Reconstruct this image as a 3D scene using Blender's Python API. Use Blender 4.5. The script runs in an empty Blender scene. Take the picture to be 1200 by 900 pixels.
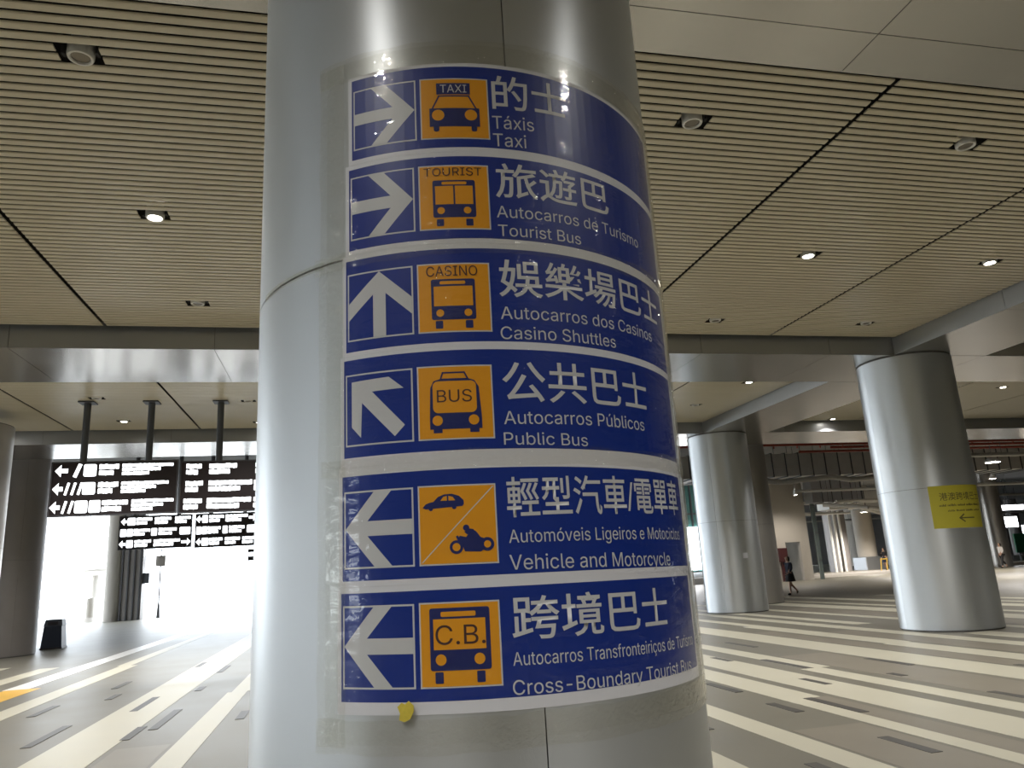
import bpy, bmesh, math, random, os
from mathutils import Vector, Matrix
from mathutils.geometry import tessellate_polygon, delaunay_2d_cdt
random.seed(7)
PI = math.pi
C = bpy.context.scene.collection
SC = bpy.context.scene

# ------------------------------------------------------------------ camera
cam_d = bpy.data.cameras.new('camera'); cam = bpy.data.objects.new('camera', cam_d); C.objects.link(cam)
cam_d.sensor_width = 36; cam_d.lens = 886 / 1200 * 36; cam_d.clip_end = 600; cam_d.clip_start = 0.05
Rm = Matrix(((0.97538287, 0.00128951, -0.22051438),
             (-0.2133438, -0.24747881, -0.94511304),
             (-0.05579137, 0.96889245, -0.24111148)))
cam.matrix_world = Matrix.Translation((0, 0, 1.6)) @ Rm.to_4x4()
SC.camera = cam

# ------------------------------------------------------------------ world, exposure
SKY = 7.5
LAMP = 620.0
w = bpy.data.worlds.new('sky'); SC.world = w; w.use_nodes = True
bg = w.node_tree.nodes['Background']; bg.inputs[0].default_value = (0.86, 0.93, 1.0, 1); bg.inputs[1].default_value = SKY
SC.view_settings.view_transform = 'Standard'; SC.view_settings.look = 'None'
SC.view_settings.exposure = 0.08; SC.view_settings.gamma = 1.0; SC.view_settings.use_curve_mapping = False
SC.cycles.use_denoising = True
SC.cycles.max_bounces = 7; SC.cycles.diffuse_bounces = 4; SC.cycles.glossy_bounces = 4; SC.cycles.transparent_max_bounces = 12
SC.cycles.sample_clamp_indirect = 6.0
SC.cycles.caustics_reflective = False; SC.cycles.caustics_refractive = False

# ------------------------------------------------------------------ materials
def mat(name, col, rough=0.6, metal=0.0, var=0.0, vscale=4.0, bump=0.0, bscale=60.0, emit=None, estr=0.0, stretch=None, spec=0.5, rvar=0.0):
    m = bpy.data.materials.new(name); m.use_nodes = True
    nt = m.node_tree; b = nt.nodes['Principled BSDF']
    b.inputs['Base Color'].default_value = (*col, 1); b.inputs['Roughness'].default_value = rough
    b.inputs['Metallic'].default_value = metal; b.inputs['Specular IOR Level'].default_value = spec
    tc = nt.nodes.new('ShaderNodeTexCoord'); mp = nt.nodes.new('ShaderNodeMapping')
    nt.links.new(tc.outputs['Object'], mp.inputs['Vector'])
    if stretch: mp.inputs['Scale'].default_value = stretch
    n = nt.nodes.new('ShaderNodeTexNoise'); n.inputs['Scale'].default_value = vscale; n.inputs['Detail'].default_value = 5
    nt.links.new(mp.outputs['Vector'], n.inputs['Vector'])
    if var:
        mx = nt.nodes.new('ShaderNodeMix'); mx.data_type = 'RGBA'
        mx.inputs['A'].default_value = (*[c * (1 - var) for c in col], 1)
        mx.inputs['B'].default_value = (*[min(1, c * (1 + var)) for c in col], 1)
        nt.links.new(n.outputs['Fac'], mx.inputs['Factor']); nt.links.new(mx.outputs['Result'], b.inputs['Base Color'])
    if rvar:
        mr = nt.nodes.new('ShaderNodeMapRange'); mr.inputs['To Min'].default_value = max(0, rough - rvar); mr.inputs['To Max'].default_value = rough + rvar
        nt.links.new(n.outputs['Fac'], mr.inputs['Value']); nt.links.new(mr.outputs['Result'], b.inputs['Roughness'])
    if bump:
        n2 = nt.nodes.new('ShaderNodeTexNoise'); n2.inputs['Scale'].default_value = bscale; n2.inputs['Detail'].default_value = 4
        nt.links.new(mp.outputs['Vector'], n2.inputs['Vector'])
        bp = nt.nodes.new('ShaderNodeBump'); bp.inputs['Strength'].default_value = bump; bp.inputs['Distance'].default_value = 0.01
        nt.links.new(n2.outputs['Fac'], bp.inputs['Height']); nt.links.new(bp.outputs['Normal'], b.inputs['Normal'])
    if emit:
        b.inputs['Emission Color'].default_value = (*emit, 1); b.inputs['Emission Strength'].default_value = estr
    return m

M = {}
M['slat'] = mat('slat_cream', (0.60, 0.545, 0.415), 0.32, 0.0, 0.05, 2.0)
M['dark'] = mat('plenum_dark', (0.012, 0.011, 0.010), 0.95)
M['soffit'] = mat('soffit_metal', (0.47, 0.46, 0.44), 0.22, 0.85, 0.05, 0.8, rvar=0.05)
M['fascia'] = mat('fascia_metal', (0.40, 0.41, 0.42), 0.4, 0.7, 0.05, 0.8)
M['clad'] = mat('column_cladding', (0.58, 0.605, 0.62), 0.44, 0.85, 0.05, 1.4, 0.03, 220, stretch=(1, 1, 0.25), rvar=0.04)
def brushed(m):
    nt = m.node_tree; b = nt.nodes['Principled BSDF']; t = nt.nodes.new('ShaderNodeTangent'); t.direction_type = 'RADIAL'; t.axis = 'Z'
    b.inputs['Anisotropic'].default_value = 0.7; b.inputs['Anisotropic Rotation'].default_value = 0.25; nt.links.new(t.outputs[0], b.inputs['Tangent'])
brushed(M['clad'])
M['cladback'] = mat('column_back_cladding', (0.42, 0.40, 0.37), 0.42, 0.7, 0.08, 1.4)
M['cladbrown'] = mat('column_dark_cladding', (0.27, 0.25, 0.24), 0.5, 0.3, 0.1, 2.0)
M['joint'] = mat('joint_black', (0.03, 0.03, 0.03), 0.8)
M['jointgrey'] = mat('joint_grey', (0.16, 0.155, 0.15), 0.7)
M['white'] = mat('paper_white', (0.73, 0.74, 0.80), 0.45, 0.0, 0.03, 3.0)
M['blue'] = mat('print_blue', (0.005, 0.028, 0.25), 0.38, 0.0, 0.10, 2.5)
M['orange'] = mat('print_orange', (0.80, 0.34, 0.012), 0.4, 0.0, 0.04, 5.0)
M['lettergrey'] = mat('print_light_grey', (0.60, 0.61, 0.63), 0.42)
M['picto'] = mat('print_navy', (0.012, 0.02, 0.13), 0.42)
M['brownink'] = mat('print_dark_lettering', (0.07, 0.03, 0.03), 0.45)
M['yellow'] = mat('yellow_sheet', (0.46, 0.41, 0.045), 0.35, 0.0, 0.06, 3.0)
M['yellowink'] = mat('yellow_sheet_ink', (0.10, 0.09, 0.03), 0.5)
M['floor'] = mat('terrazzo_dark', (0.185, 0.172, 0.135), 0.42, 0.0, 0.16, 1.2, 0.02, 90, rvar=0.08)
M['stripe'] = mat('terrazzo_cream', (0.55, 0.52, 0.41), 0.42, 0.0, 0.07, 1.5, rvar=0.06)
M['whitestone'] = mat('terrazzo_white', (0.82, 0.81, 0.78), 0.35, 0.0, 0.04, 2)
M['dash'] = mat('terrazzo_black', (0.075, 0.07, 0.062), 0.45, 0.0, 0.1, 3)
M['stripeyellow'] = mat('floor_yellow', (0.72, 0.42, 0.06), 0.45, 0.0, 0.06, 3)
M['midstone'] = mat('terrazzo_taupe', (0.235, 0.21, 0.165), 0.42, 0.0, 0.1, 2)
M['concrete'] = mat('concrete', (0.31, 0.31, 0.31), 0.85, 0.0, 0.15, 0.7, 0.2, 12)
M['slab'] = mat('slab_grey', (0.24, 0.235, 0.225), 0.9, 0.0, 0.2, 0.6)
M['ground'] = mat('pale_pavement', (0.62, 0.62, 0.60), 0.8, 0.0, 0.06, 0.4)
M['beige'] = mat('beige_plaster', (0.50, 0.46, 0.40), 0.8, 0.0, 0.05, 0.6)
M['steel'] = mat('hanger_steel', (0.10, 0.105, 0.115), 0.5, 0.5)
M['galv'] = mat('galvanised_duct', (0.60, 0.59, 0.56), 0.5, 0.2, 0.12, 2.5)
M['silverduct'] = mat('bright_duct', (0.55, 0.58, 0.62), 0.3, 0.8, 0.1, 2.0)
M['whitepipe'] = mat('wrapped_pipe', (0.60, 0.58, 0.54), 0.7, 0.0, 0.1, 6)
M['red'] = mat('red_pipe', (0.33, 0.05, 0.03), 0.5)
M['ring'] = mat('lamp_ring_white', (0.72, 0.71, 0.68), 0.4)
M['lensoff'] = mat('lamp_lens_off', (0.18, 0.16, 0.13), 0.25, 0.3)
M['lenson'] = mat('lamp_lens_on', (1, 1, 1), 0.4, emit=(1.0, 0.95, 0.86), estr=60)
M['glow'] = mat('sign_white_lit', (0.8, 0.8, 0.8), 0.5, emit=(0.93, 0.97, 1.0), estr=2.2)
M['signblack'] = mat('sign_black', (0.030, 0.022, 0.024), 0.35)
M['signdim'] = mat('sign_dark_frame', (0.10, 0.10, 0.11), 0.45, 0.4)
M['tube'] = mat('panel_light_on', (1, 1, 1), 0.5, emit=(0.97, 0.98, 1.0), estr=7)
M['teal'] = mat('teal_glass', (0.10, 0.26, 0.25), 0.12, 0.1)
M['tealedge'] = mat('glass_edge_green', (0.13, 0.16, 0.155), 0.2)
M['green'] = mat('green_board', (0.03, 0.22, 0.11), 0.5)
M['binblue'] = mat('bin_navy', (0.012, 0.018, 0.035), 0.45)
M['bingrey'] = mat('bin_lid_grey', (0.10, 0.11, 0.13), 0.5)
M['skin'] = mat('skin', (0.50, 0.31, 0.22), 0.6)
M['navy'] = mat('navy_cloth', (0.022, 0.027, 0.045), 0.85)
M['blackcloth'] = mat('black_cloth', (0.018, 0.017, 0.018), 0.85)
M['whitecloth'] = mat('white_cloth', (0.62, 0.58, 0.54), 0.85)
M['hair'] = mat('black_hair', (0.012, 0.010, 0.009), 0.6)
M['darkred'] = mat('dark_red_paint', (0.055, 0.012, 0.013), 0.5)
M['leafyellow'] = mat('yellow_scrap', (0.62, 0.50, 0.06), 0.5, 0.0, 0.25, 60)
M['amber'] = mat('yellow_barrier', (0.60, 0.38, 0.05), 0.6)
M['pale'] = mat('pale_post', (0.50, 0.47, 0.43), 0.7)

def film_mat(name, tint, fac, bump, scale, stretch=(1, 1, 1), rough=0.07):
    m = bpy.data.materials.new(name); m.use_nodes = True; nt = m.node_tree; nt.nodes.clear()
    out = nt.nodes.new('ShaderNodeOutputMaterial'); mix = nt.nodes.new('ShaderNodeMixShader')
    tr = nt.nodes.new('ShaderNodeBsdfTransparent'); tr.inputs[0].default_value = (*tint, 1)
    gl = nt.nodes.new('ShaderNodeBsdfGlossy'); gl.inputs['Roughness'].default_value = rough; gl.inputs['Color'].default_value = (1, 1, 1, 1)
    fr = nt.nodes.new('ShaderNodeFresnel'); fr.inputs['IOR'].default_value = 1.42
    ad = nt.nodes.new('ShaderNodeMath'); ad.operation = 'ADD'; ad.inputs[1].default_value = fac; ad.use_clamp = True
    tc = nt.nodes.new('ShaderNodeTexCoord'); mp = nt.nodes.new('ShaderNodeMapping'); mp.inputs['Scale'].default_value = stretch
    n = nt.nodes.new('ShaderNodeTexNoise'); n.inputs['Scale'].default_value = scale; n.inputs['Detail'].default_value = 3; n.inputs['Distortion'].default_value = 1.2
    bp = nt.nodes.new('ShaderNodeBump'); bp.inputs['Strength'].default_value = bump; bp.inputs['Distance'].default_value = 0.02
    L = nt.links.new
    L(tc.outputs['Object'], mp.inputs['Vector']); L(mp.outputs['Vector'], n.inputs['Vector']); L(n.outputs['Fac'], bp.inputs['Height'])
    ge = nt.nodes.new('ShaderNodeNewGeometry'); sb = nt.nodes.new('ShaderNodeMath'); sb.operation = 'SUBTRACT'; sb.inputs[0].default_value = 1.0
    ml = nt.nodes.new('ShaderNodeMath'); ml.operation = 'MULTIPLY'
    L(ge.outputs['Backfacing'], sb.inputs[1]); L(sb.outputs[0], ml.inputs[0]); L(ad.outputs[0], ml.inputs[1])
    L(bp.outputs['Normal'], gl.inputs['Normal']); L(fr.outputs[0], ad.inputs[0]); L(ml.outputs[0], mix.inputs[0])
    L(tr.outputs[0], mix.inputs[1]); L(gl.outputs[0], mix.inputs[2]); L(mix.outputs[0], out.inputs[0])
    return m
M['film'] = film_mat('clear_film', (0.97, 0.97, 0.96), 0.0, 0.22, 8, (0.6, 0.6, 1.7), 0.04)
M['tape'] = film_mat('clear_tape', (0.95, 0.945, 0.92), 0.03, 1.0, 45, (1, 1, 1), 0.04)

# ------------------------------------------------------------------ helpers
def link(name, verts, faces, m, parent=None, smooth=False):
    me = bpy.data.meshes.new(name); me.from_pydata([tuple(v) for v in verts], [], faces); me.update()
    if m: me.materials.append(m)
    if smooth:
        for p in me.polygons: p.use_smooth = True
    o = bpy.data.objects.new(name, me); C.objects.link(o)
    if parent: o.parent = parent
    return o
def link_bm(name, bm, m, parent=None):
    me = bpy.data.meshes.new(name); bm.to_mesh(me); bm.free()
    if m: me.materials.append(m)
    o = bpy.data.objects.new(name, me); C.objects.link(o)
    if parent: o.parent = parent
    return o
def sharpen(me):
    ef = {}
    for p in me.polygons:
        for k in p.edge_keys: ef.setdefault(k, []).append(p)
    sh = []
    for e in me.edges:
        fs = ef.get(tuple(sorted(e.vertices)), [])
        sh.append(len(fs) == 2 and (not fs[0].use_smooth or not fs[1].use_smooth or fs[0].normal.dot(fs[1].normal) < 0.75))
    a = me.attributes.get('sharp_edge') or me.attributes.new('sharp_edge', 'BOOLEAN', 'EDGE'); a.data.foreach_set('value', sh)
class MB:
    def __init__(s): s.v = []; s.f = []; s.sm = []
    def box(s, x0, x1, y0, y1, z0, z1):
        b = len(s.v); s.v += [(x, y, z) for z in (z0, z1) for y in (y0, y1) for x in (x0, x1)]
        s.f += [tuple(b + i for i in q) for q in ((0, 2, 3, 1), (4, 5, 7, 6), (0, 1, 5, 4), (2, 6, 7, 3), (0, 4, 6, 2), (1, 3, 7, 5))]
        s.sm += [False] * 6; return s
    def bbox(s, x0, x1, y0, y1, z0, z1, c=0.01):    # box with chamfered vertical and top edges
        b = len(s.v)
        ring = lambda k, z: [(x0 + k, y0, z), (x1 - k, y0, z), (x1, y0 + k, z), (x1, y1 - k, z), (x1 - k, y1, z), (x0 + k, y1, z), (x0, y1 - k, z), (x0, y0 + k, z)]
        r2 = [(min(max(x, x0 + c), x1 - c), min(max(y, y0 + c), y1 - c), z1) for x, y, z in ring(c, z1)]
        s.v += ring(c, z0) + ring(c, z1 - c) + r2
        for r in (0, 8):
            for i in range(8): s.f.append((b + r + i, b + r + (i + 1) % 8, b + r + 8 + (i + 1) % 8, b + r + 8 + i)); s.sm.append(False)
        s.f.append(tuple(b + i for i in range(7, -1, -1))); s.f.append(tuple(b + 16 + i for i in range(8))); s.sm += [False, False]; return s
    def tube(s, p, q, r0, r1=None, n=12, caps=True):
        r1 = r0 if r1 is None else r1; p = Vector(p); q = Vector(q); d = (q - p).normalized()
        a = d.orthogonal().normalized(); e = d.cross(a); b = len(s.v)
        for c, r in ((p, r0), (q, r1)):
            for i in range(n):
                t = 2 * PI * i / n; s.v.append(tuple(c + a * (r * math.cos(t)) + e * (r * math.sin(t))))
        for i in range(n): s.f.append((b + i, b + (i + 1) % n, b + n + (i + 1) % n, b + n + i)); s.sm.append(True)
        if caps: s.f.append(tuple(b + i for i in range(n - 1, -1, -1))); s.f.append(tuple(b + n + i for i in range(n))); s.sm += [False, False]
        return s
    def lathe(s, prof, cx=0, cy=0, cz=0, n=32):
        b = len(s.v); k = len(prof)
        for r, z in prof:
            for i in range(n): t = 2 * PI * i / n; s.v.append((cx + r * math.cos(t), cy + r * math.sin(t), cz + z))
        for j in range(k - 1):
            for i in range(n): s.f.append((b + j * n + i, b + j * n + (i + 1) % n, b + (j + 1) * n + (i + 1) % n, b + (j + 1) * n + i)); s.sm.append(True)
        return s
    def build(s, name, m, parent=None):
        o = link(name, s.v, s.f, m, parent)
        o.data.polygons.foreach_set('use_smooth', s.sm); sharpen(o.data); return o
def empty(name, loc, label=None, cat=None, group=None, rz=0):
    o = bpy.data.objects.new(name, None); C.objects.link(o); o.location = loc; o.rotation_euler[2] = rz; o.empty_display_size = 0.2
    tag(o, label, cat, group); return o
def tag(o, label=None, cat=None, group=None, kind=None):
    if label: o['label'] = label
    if cat: o['category'] = cat
    if group: o['group'] = group
    if kind: o['kind'] = kind
    return o
def struct(o, label=None): return tag(o, label, None, None, 'structure')
def copy_tree(o, parent=None):
    c = o.copy(); C.objects.link(c); c.parent = parent
    for ch in list(o.children): copy_tree(ch, c)
    return c
SLABZ, H, HC = 7.6, 5.6, 5.95

# ------------------------------------------------------------------ floor
fl = struct(MB().box(-30, 90, -24, 56, -0.30, 0).build('floor', M['floor']), 'dark terrazzo floor with long cream stripes')
fe = struct(MB().box(20, 130, 56, 115, -0.30, -0.002).build('floor', M['midstone']), 'far brownish floor of the hall beyond the columns')
struct(MB().box(-220, 220, -160, 260, -0.6, -0.302).build('ground', M['ground']), 'bright pavement outside the hall')
def strip(name, x0, x1, y0, y1, m, h=0.003): return MB().box(x0, x1, y0, y1, -0.01, h).build(name, m, fl)
R = [(2.55, 3.13, 2, 24), (3.80, 4.10, 2, 24.5), (4.95, 5.18, 2, 8.42), (4.95, 5.42, 8.42, 22), (5.60, 6.24, 2, 26), (6.50, 6.83, 2, 10.5), (6.62, 6.98, 10.5, 25),
     (8.03, 8.78, 2, 27), (9.36, 9.86, 3, 12.4), (9.45, 9.95, 12.4, 17.5), (9.62, 9.95, 17.5, 26), (10.68, 11.08, 3, 24), (11.52, 12.1, 3, 12.9), (11.5, 11.9, 16, 28), (12.9, 13.25, 3, 29), (14.48, 15.32, 3, 30),
     (15.9, 16.2, 3, 28), (17.3, 17.95, 4, 30), (18.6, 18.85, 4, 22), (19.6, 20.0, 5, 26),
     (-1.76, -1.46, 1, 13.5), (-1.70, -1.40, 13.5, 27), (-3.12, -2.42, 1, 31), (-4.98, -4.60, 1, 20), (-5.05, -4.75, 20, 33), (-6.06, -5.45, 1, 14.6), 
     (-6.98, -6.55, 1, 21), (-8.6, -7.95, 1, 22), (-10.1, -9.8, 1, 24), (0.2, 0.75, 5, 25), (1.5, 1.8, 5, 24)]
for x0, x1, y0, y1 in R: strip('paving_stripe', x0, x1, y0, y1, M['stripe'])
strip('white_stripe', -6.10, -5.66, 16.56, 44, M['whitestone'])
strip('yellow_stripe', -6.06, -5.45, 14.6, 16.55, M['stripeyellow'])
D = [(6.01, 9.12, 9.71), (4.72, 7.75, 8.34), (5.25, 7.41, 8.42), (6.66, 10.5, 11.8), (6.16, 11.95, 12.57), (4.81, 9.2, 10.07), (4.68, 5.76, 6.41), (7.12, 6.9, 7.74), (7.92, 9.95, 10.93), (7.18, 9.19, 9.48),
     (-3.44, 10.13, 11.51), (-2.85, 12.3, 13.7), (-4.27, 12.66, 13.68), (-2.22, 10.57, 12.08), (-2.40, 10.02, 10.86), (-3.02, 18.28, 19.29), (-1.25, 10.75, 11.4), (-2.3, 14.07, 14.58), (-2.36, 16.79, 18.08),
     (-3.9, 15.4, 16.4), (-3.6, 13.9, 14.5), (-5.2, 11.2, 12.4), (3.5, 7.4, 8.1), (7.5, 13.5, 14.6), (8.95, 8.4, 9.2), (10.2, 9.4, 10.2), (3.62, 5.2, 5.9)]
for x, y0, y1 in D: strip('dark_stone', x - 0.055, x + 0.055, y0, y1, M['dash'], 0.005)
for x0, x1, y0, y1 in [(5.18, 5.5, 2, 8.42), (7.05, 7.9, 2, 12), (8.85, 9.3, 3, 16), (4.15, 4.9, 2, 7), (10.0, 10.6, 3, 15), (-4.55, -3.6, 1, 9.5), (-2.35, -1.8, 1, 9.5), (13.4, 14.3, 4, 22)]:
    strip('taupe_stone', x0, x1, y0, y1, M['midstone'], 0.0015)

# ------------------------------------------------------------------ slatted ceiling
lamps = []   # (x, y, on, label)
P = 'ceiling downlight'
for x, y, on, lb in [
    (-2.11, 6.04, 0, 'unlit round downlight left of the sign pillar, nearest the camera'),
    (-2.17, 8.97, 1, 'brightly lit round downlight left of the sign pillar, before the first beam'),
    (-2.19, 11.94, 0, 'small unlit downlight left of the sign pillar, just before the first metal beam'),
    (3.51, 6.26, 0, 'unlit round downlight right beside the sign pillar top, in the near slatted ceiling'),
    (6.84, 6.27, 0, 'unlit round downlight at the upper right of the near slatted ceiling'),
    (6.84, 9.30, 1, 'lit round downlight right of the sign pillar between two ceiling joints'),
    (10.08, 9.28, 1, 'lit round downlight at the far right of the near slatted ceiling'),
    (6.84, 12.28, 0, 'small unlit downlight before the right beam, nearer the sign pillar'),
    (10.07, 12.27, 0, 'small unlit downlight before the right beam, nearer the right round column'),
    (-5.59, 16.11, 1, 'lit downlight half hidden by the first left beam, farther from the pillar'),
    (-2.19, 16.29, 1, 'lit downlight close behind the first left beam, beside the sign pillar'),
    (-5.42, 18.33, 0, 'unlit downlight behind the top of the leftmost sign hanger rod'),
    (-2.18, 18.68, 0, 'unlit downlight right of the hanger rod nearest the sign pillar'),
    (-5.50, 20.94, 1, 'lit downlight between the left and middle sign hanger rods'),
    (-2.18, 21.26, 1, 'lit downlight touching the left edge of the sign pillar above the black signs'),
    (10.14, 16.91, 1, 'lit downlight seen under the far edge of the right beam'),
    (9.93, 19.56, 0, 'unlit tiny downlight in the second right bay left of the sloping beam'),
    (15.99, 21.83, 1, 'lit downlight in the second right bay left of the large round column'),
    (18.4, 19.85, 0, 'unlit tiny downlight right of the large round column top')]:
    lamps.append((x, y, on, lb))
for x in (-8.8, -5.5, 3.51): lamps.append((x, 9.2, 1, None))
for x in (-8.8, -5.5, -2.13, 3.65, 6.84, 10.1): lamps.append((x, 0.75, 1, None))
for x in (-2.13, 3.55): lamps.append((x, -5.2, 1, None))
lamps.append((-2.13, -2.3, 1, None)); lamps.append((3.55, -2.3, 1, None))  # unseen lamps behind the camera, added to light the sign sheets
for x, y in ((3.51, 18.0), (6.84, 18.9), (-8.8, 18.0), (-8.8, 21.2)): lamps.append((x, y, 1, 'lit downlight added for fill in the second ceiling bay at %s' % {3.51: 'the back of the sign pillar', 6.84: 'the right edge of the sign pillar', -8.8: 'the left picture edge, %s' % ('nearer' if y < 20 else 'farther')}[x]))  # added fill lamps that brighten the second bay
for x in (18.5, 22.0): lamps.append((x, 9.3, 1, None)); lamps.append((x, 17.5, 1, None))  # fill lamps added beyond view in the right-hand bays
CUTS = [(x, y) for x, y, on, lb in lamps]

PITCH = 0.1165
prof = [(-0.0425, 0.016), (-0.0425, 0.009), (-0.036, 0.002), (-0.018, 0), (0.018, 0), (0.036, 0.002), (0.0425, 0.009), (0.0425, 0.016)]
def slat_geo(x0, x1, y, v, f):
    b = len(v); k = len(prof)
    for x in (x0, x1):
        for py, pz in prof: v.append((x, y + py, HC + pz))
    for i in range(k - 1): f.append((b + i, b + i + 1, b + k + i + 1, b + k + i))
    f.append(tuple(b + i for i in range(k))); f.append(tuple(b + k + i for i in range(k - 1, -1, -1)))
uv_, uf_ = [], []
b = 0
for x in (0, 1):
    for py, pz in prof: uv_.append((x, py, pz))
k = len(prof)
for i in range(k - 1): uf_.append((i, i + 1, k + i + 1, k + i))
uf_.append(tuple(range(k))); uf_.append(tuple(k + i for i in range(k - 1, -1, -1)))
unit = bpy.data.meshes.new('slat'); unit.from_pydata(uv_, [], uf_); unit.materials.append(M['slat'])
unit.update()
def rows(y0, y1):
    n0 = math.ceil((y0 + 0.055 - 5.37) / PITCH); y = 5.37 + n0 * PITCH
    while y < y1 - 0.05: yield y; y += PITCH
def pieces(x0, x1, y):
    segs = [(x0, x1)]
    for cx, cy in CUTS:
        if abs(cy - y) < PITCH * 0.98:
            new = []
            for a, b2 in segs:
                if a < cx - 0.17 and b2 > cx + 0.17: new += [(a, cx - 0.17), (cx + 0.17, b2)]
                else: new.append((a, b2))
            segs = new
    return segs
# bays: name, y range, x gap lines, individual-below-y
XN = [-26, -22.6, -19.2, -15.8, -12.55]
XL = [-10.2, -7.05, -3.83, 0.70, 5.20, 8.48, 11.42]
XR = [13.72, 17.0, 20.2, 23.4, 26.6, 30]
bays = [(4.90, 13.22, 9.3), (15.52, 22.18, -99), (-6.5, 2.35, -99)]
nslat = 0
for bi, (y0, y1, yind) in enumerate(bays):
    top = struct(MB().box(-26, 30, y0 - 0.05, y1 + 0.05, HC + 0.25, HC + 0.40).build('ceiling', M['dark']),
                 ['near slatted cream ceiling bay with open joints', 'second slatted cream ceiling bay behind the first beam', 'slatted ceiling bay behind the camera'][bi])
    v, f = [], []
    for XX in (XN, XL, XR):
        for a, b2 in zip(XX[:-1], XX[1:]):
            for y in rows(y0, y1):
                for p, q in pieces(a + 0.03, b2 - 0.03, y):
                    if y < yind and XX is XL and nslat < 292:
                        o = bpy.data.objects.new('slat', unit); C.objects.link(o); o.parent = top
                        o.location = (p, y, HC); o.scale = (q - p, 1, 1); nslat += 1
                    else: slat_geo(p, q, y, v, f)
    st = link('slats', v, f, M['slat'], top); tag(st, kind='stuff')

# ------------------------------------------------------------------ metal beams (soffit panels and fascias)
def beam(x0, x1, y0, y1, along, splits, label, fas=True, rowsplit=None):
    bm_ = struct(MB().box(x0 + 0.03, x1 - 0.03, y0 + 0.03, y1 - 0.03, H + 0.02, SLABZ).build('ceiling_beam', M['jointgrey']), label)
    g = 0.004
    cuts = rowsplit or []
    if along == 'x':
        for a, b2 in zip(splits[:-1], splits[1:]):
            ys = [y0] + cuts + [y1]
            for c, d in zip(ys[:-1], ys[1:]):
                MB().box(a + g, b2 - g, c + g, d - g, H, H + 0.019).build('soffit_panel', M['soffit'], bm_)
            if fas:
                MB().box(a + g, b2 - g, y0, y0 + 0.012, H + 0.004, HC + 0.12).build('fascia_panel', M['fascia'], bm_)
                MB().box(a + g, b2 - g, y1 - 0.012, y1, H + 0.004, HC + 0.12).build('fascia_panel', M['fascia'], bm_)
    else:
        for a, b2 in zip(splits[:-1], splits[1:]):
            MB().box(x0 + g, x1 - g, a + g, b2 - g, H, H + 0.019).build('soffit_panel', M['soffit'], bm_)
            MB().box(x0, x0 + 0.012, a + g, b2 - g, H + 0.004, HC + 0.12).build('fascia_panel', M['fascia'], bm_)
            MB().box(x1 - 0.012, x1, a + g, b2 - g, H + 0.004, HC + 0.12).build('fascia_panel', M['fascia'], bm_)
    return bm_
sx = [-26, -22.3, -18.6, -14.9, -11.3, -8.2, -5.0, -1.83, 1.2, 4.19, 7.3, 10.2, 14.0, 17.2, 20.4, 23.6, 26.8, 30]
beam(-26, 30, 2.40, 4.87, 'x', sx, 'wide metal clad beam over the sign pillar', True, [4.39])
beam(-26, 30, 13.25, 15.50, 'x', [x - 0.3 for x in sx], 'first wide metal clad beam beyond the near ceiling bay')
beam(-26, 30, 22.20, 24.60, 'x', [x + 0.4 for x in sx], 'second wide metal clad beam farther back')
beam(-26, 30, -9.0, -6.55, 'x', sx, 'metal clad beam behind the camera', False)
for x0, x1, nm in ((11.42, 13.72, 'right'), (-12.55, -10.2, 'left')):
    beam(x0, x1, 4.88, 13.24, 'y', [4.88, 7.6, 10.4, 13.24], 'cross beam on the %s between near and first beam' % nm)
    beam(x0, x1, 15.51, 22.19, 'y', [15.51, 18.8, 22.19], 'cross beam on the %s between first and second beam' % nm)
# slab over everything and edges
sl_ = MB().box(-30, 130, -24, 56, SLABZ, SLABZ + 0.5); sl_.box(20, 130, 56, 115, SLABZ, SLABZ + 0.5)
struct(sl_.build('ceiling', M['slab']), 'bare grey concrete slab above ducts and beams')

# ------------------------------------------------------------------ downlights
def downlight(on):
    r = empty('downlight', (0, 0, 0))
    MB().lathe([(0.085, 0.16), (0.105, 0.10), (0.105, -0.005), (0.098, -0.022), (0.082, -0.024), (0.075, -0.014), (0.074, 0.02)]).build('ring', M['ring'], r)
    MB().lathe([(0.0001, -0.008), (0.074, -0.008)]).build('lens', M['lenson'] if on else M['lensoff'], r)
    h = MB()
    for s in (-1, 1): h.box(s * 0.135 - 0.012, s * 0.135 + 0.012, -0.03, 0.03, 0.01, 0.22)
    h.box(-0.147, 0.147, -0.03, 0.03, 0.20, 0.23).build('bracket', M['joint'], r)
    return r
proto = {0: downlight(0), 1: downlight(1)}; used = {0: False, 1: False}
sp = bpy.data.lights.new('downlight_beam', 'SPOT'); sp.energy = LAMP; sp.spot_size = math.radians(125); sp.spot_blend = 0.8; sp.color = (1.0, 0.97, 0.93); sp.shadow_soft_size = 0.06
sp2 = sp.copy(); sp2.energy = LAMP * 0.5
for x, y, on, lb in lamps:
    o = proto[on] if not used[on] else copy_tree(proto[on]); used[on] = True
    o.location = (x, y, HC + 0.012); o.rotation_euler[2] = random.uniform(-0.3, 0.3)
    tag(o, lb or 'lit round downlight out of view in the slatted ceiling, some added for fill', 'downlight', 'ceiling downlights')
    if on:
        l = bpy.data.objects.new('downlight_beam', sp2 if abs(y - 0.75) < 0.1 else sp); C.objects.link(l); l.location = (x, y, HC - 0.05)

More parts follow.
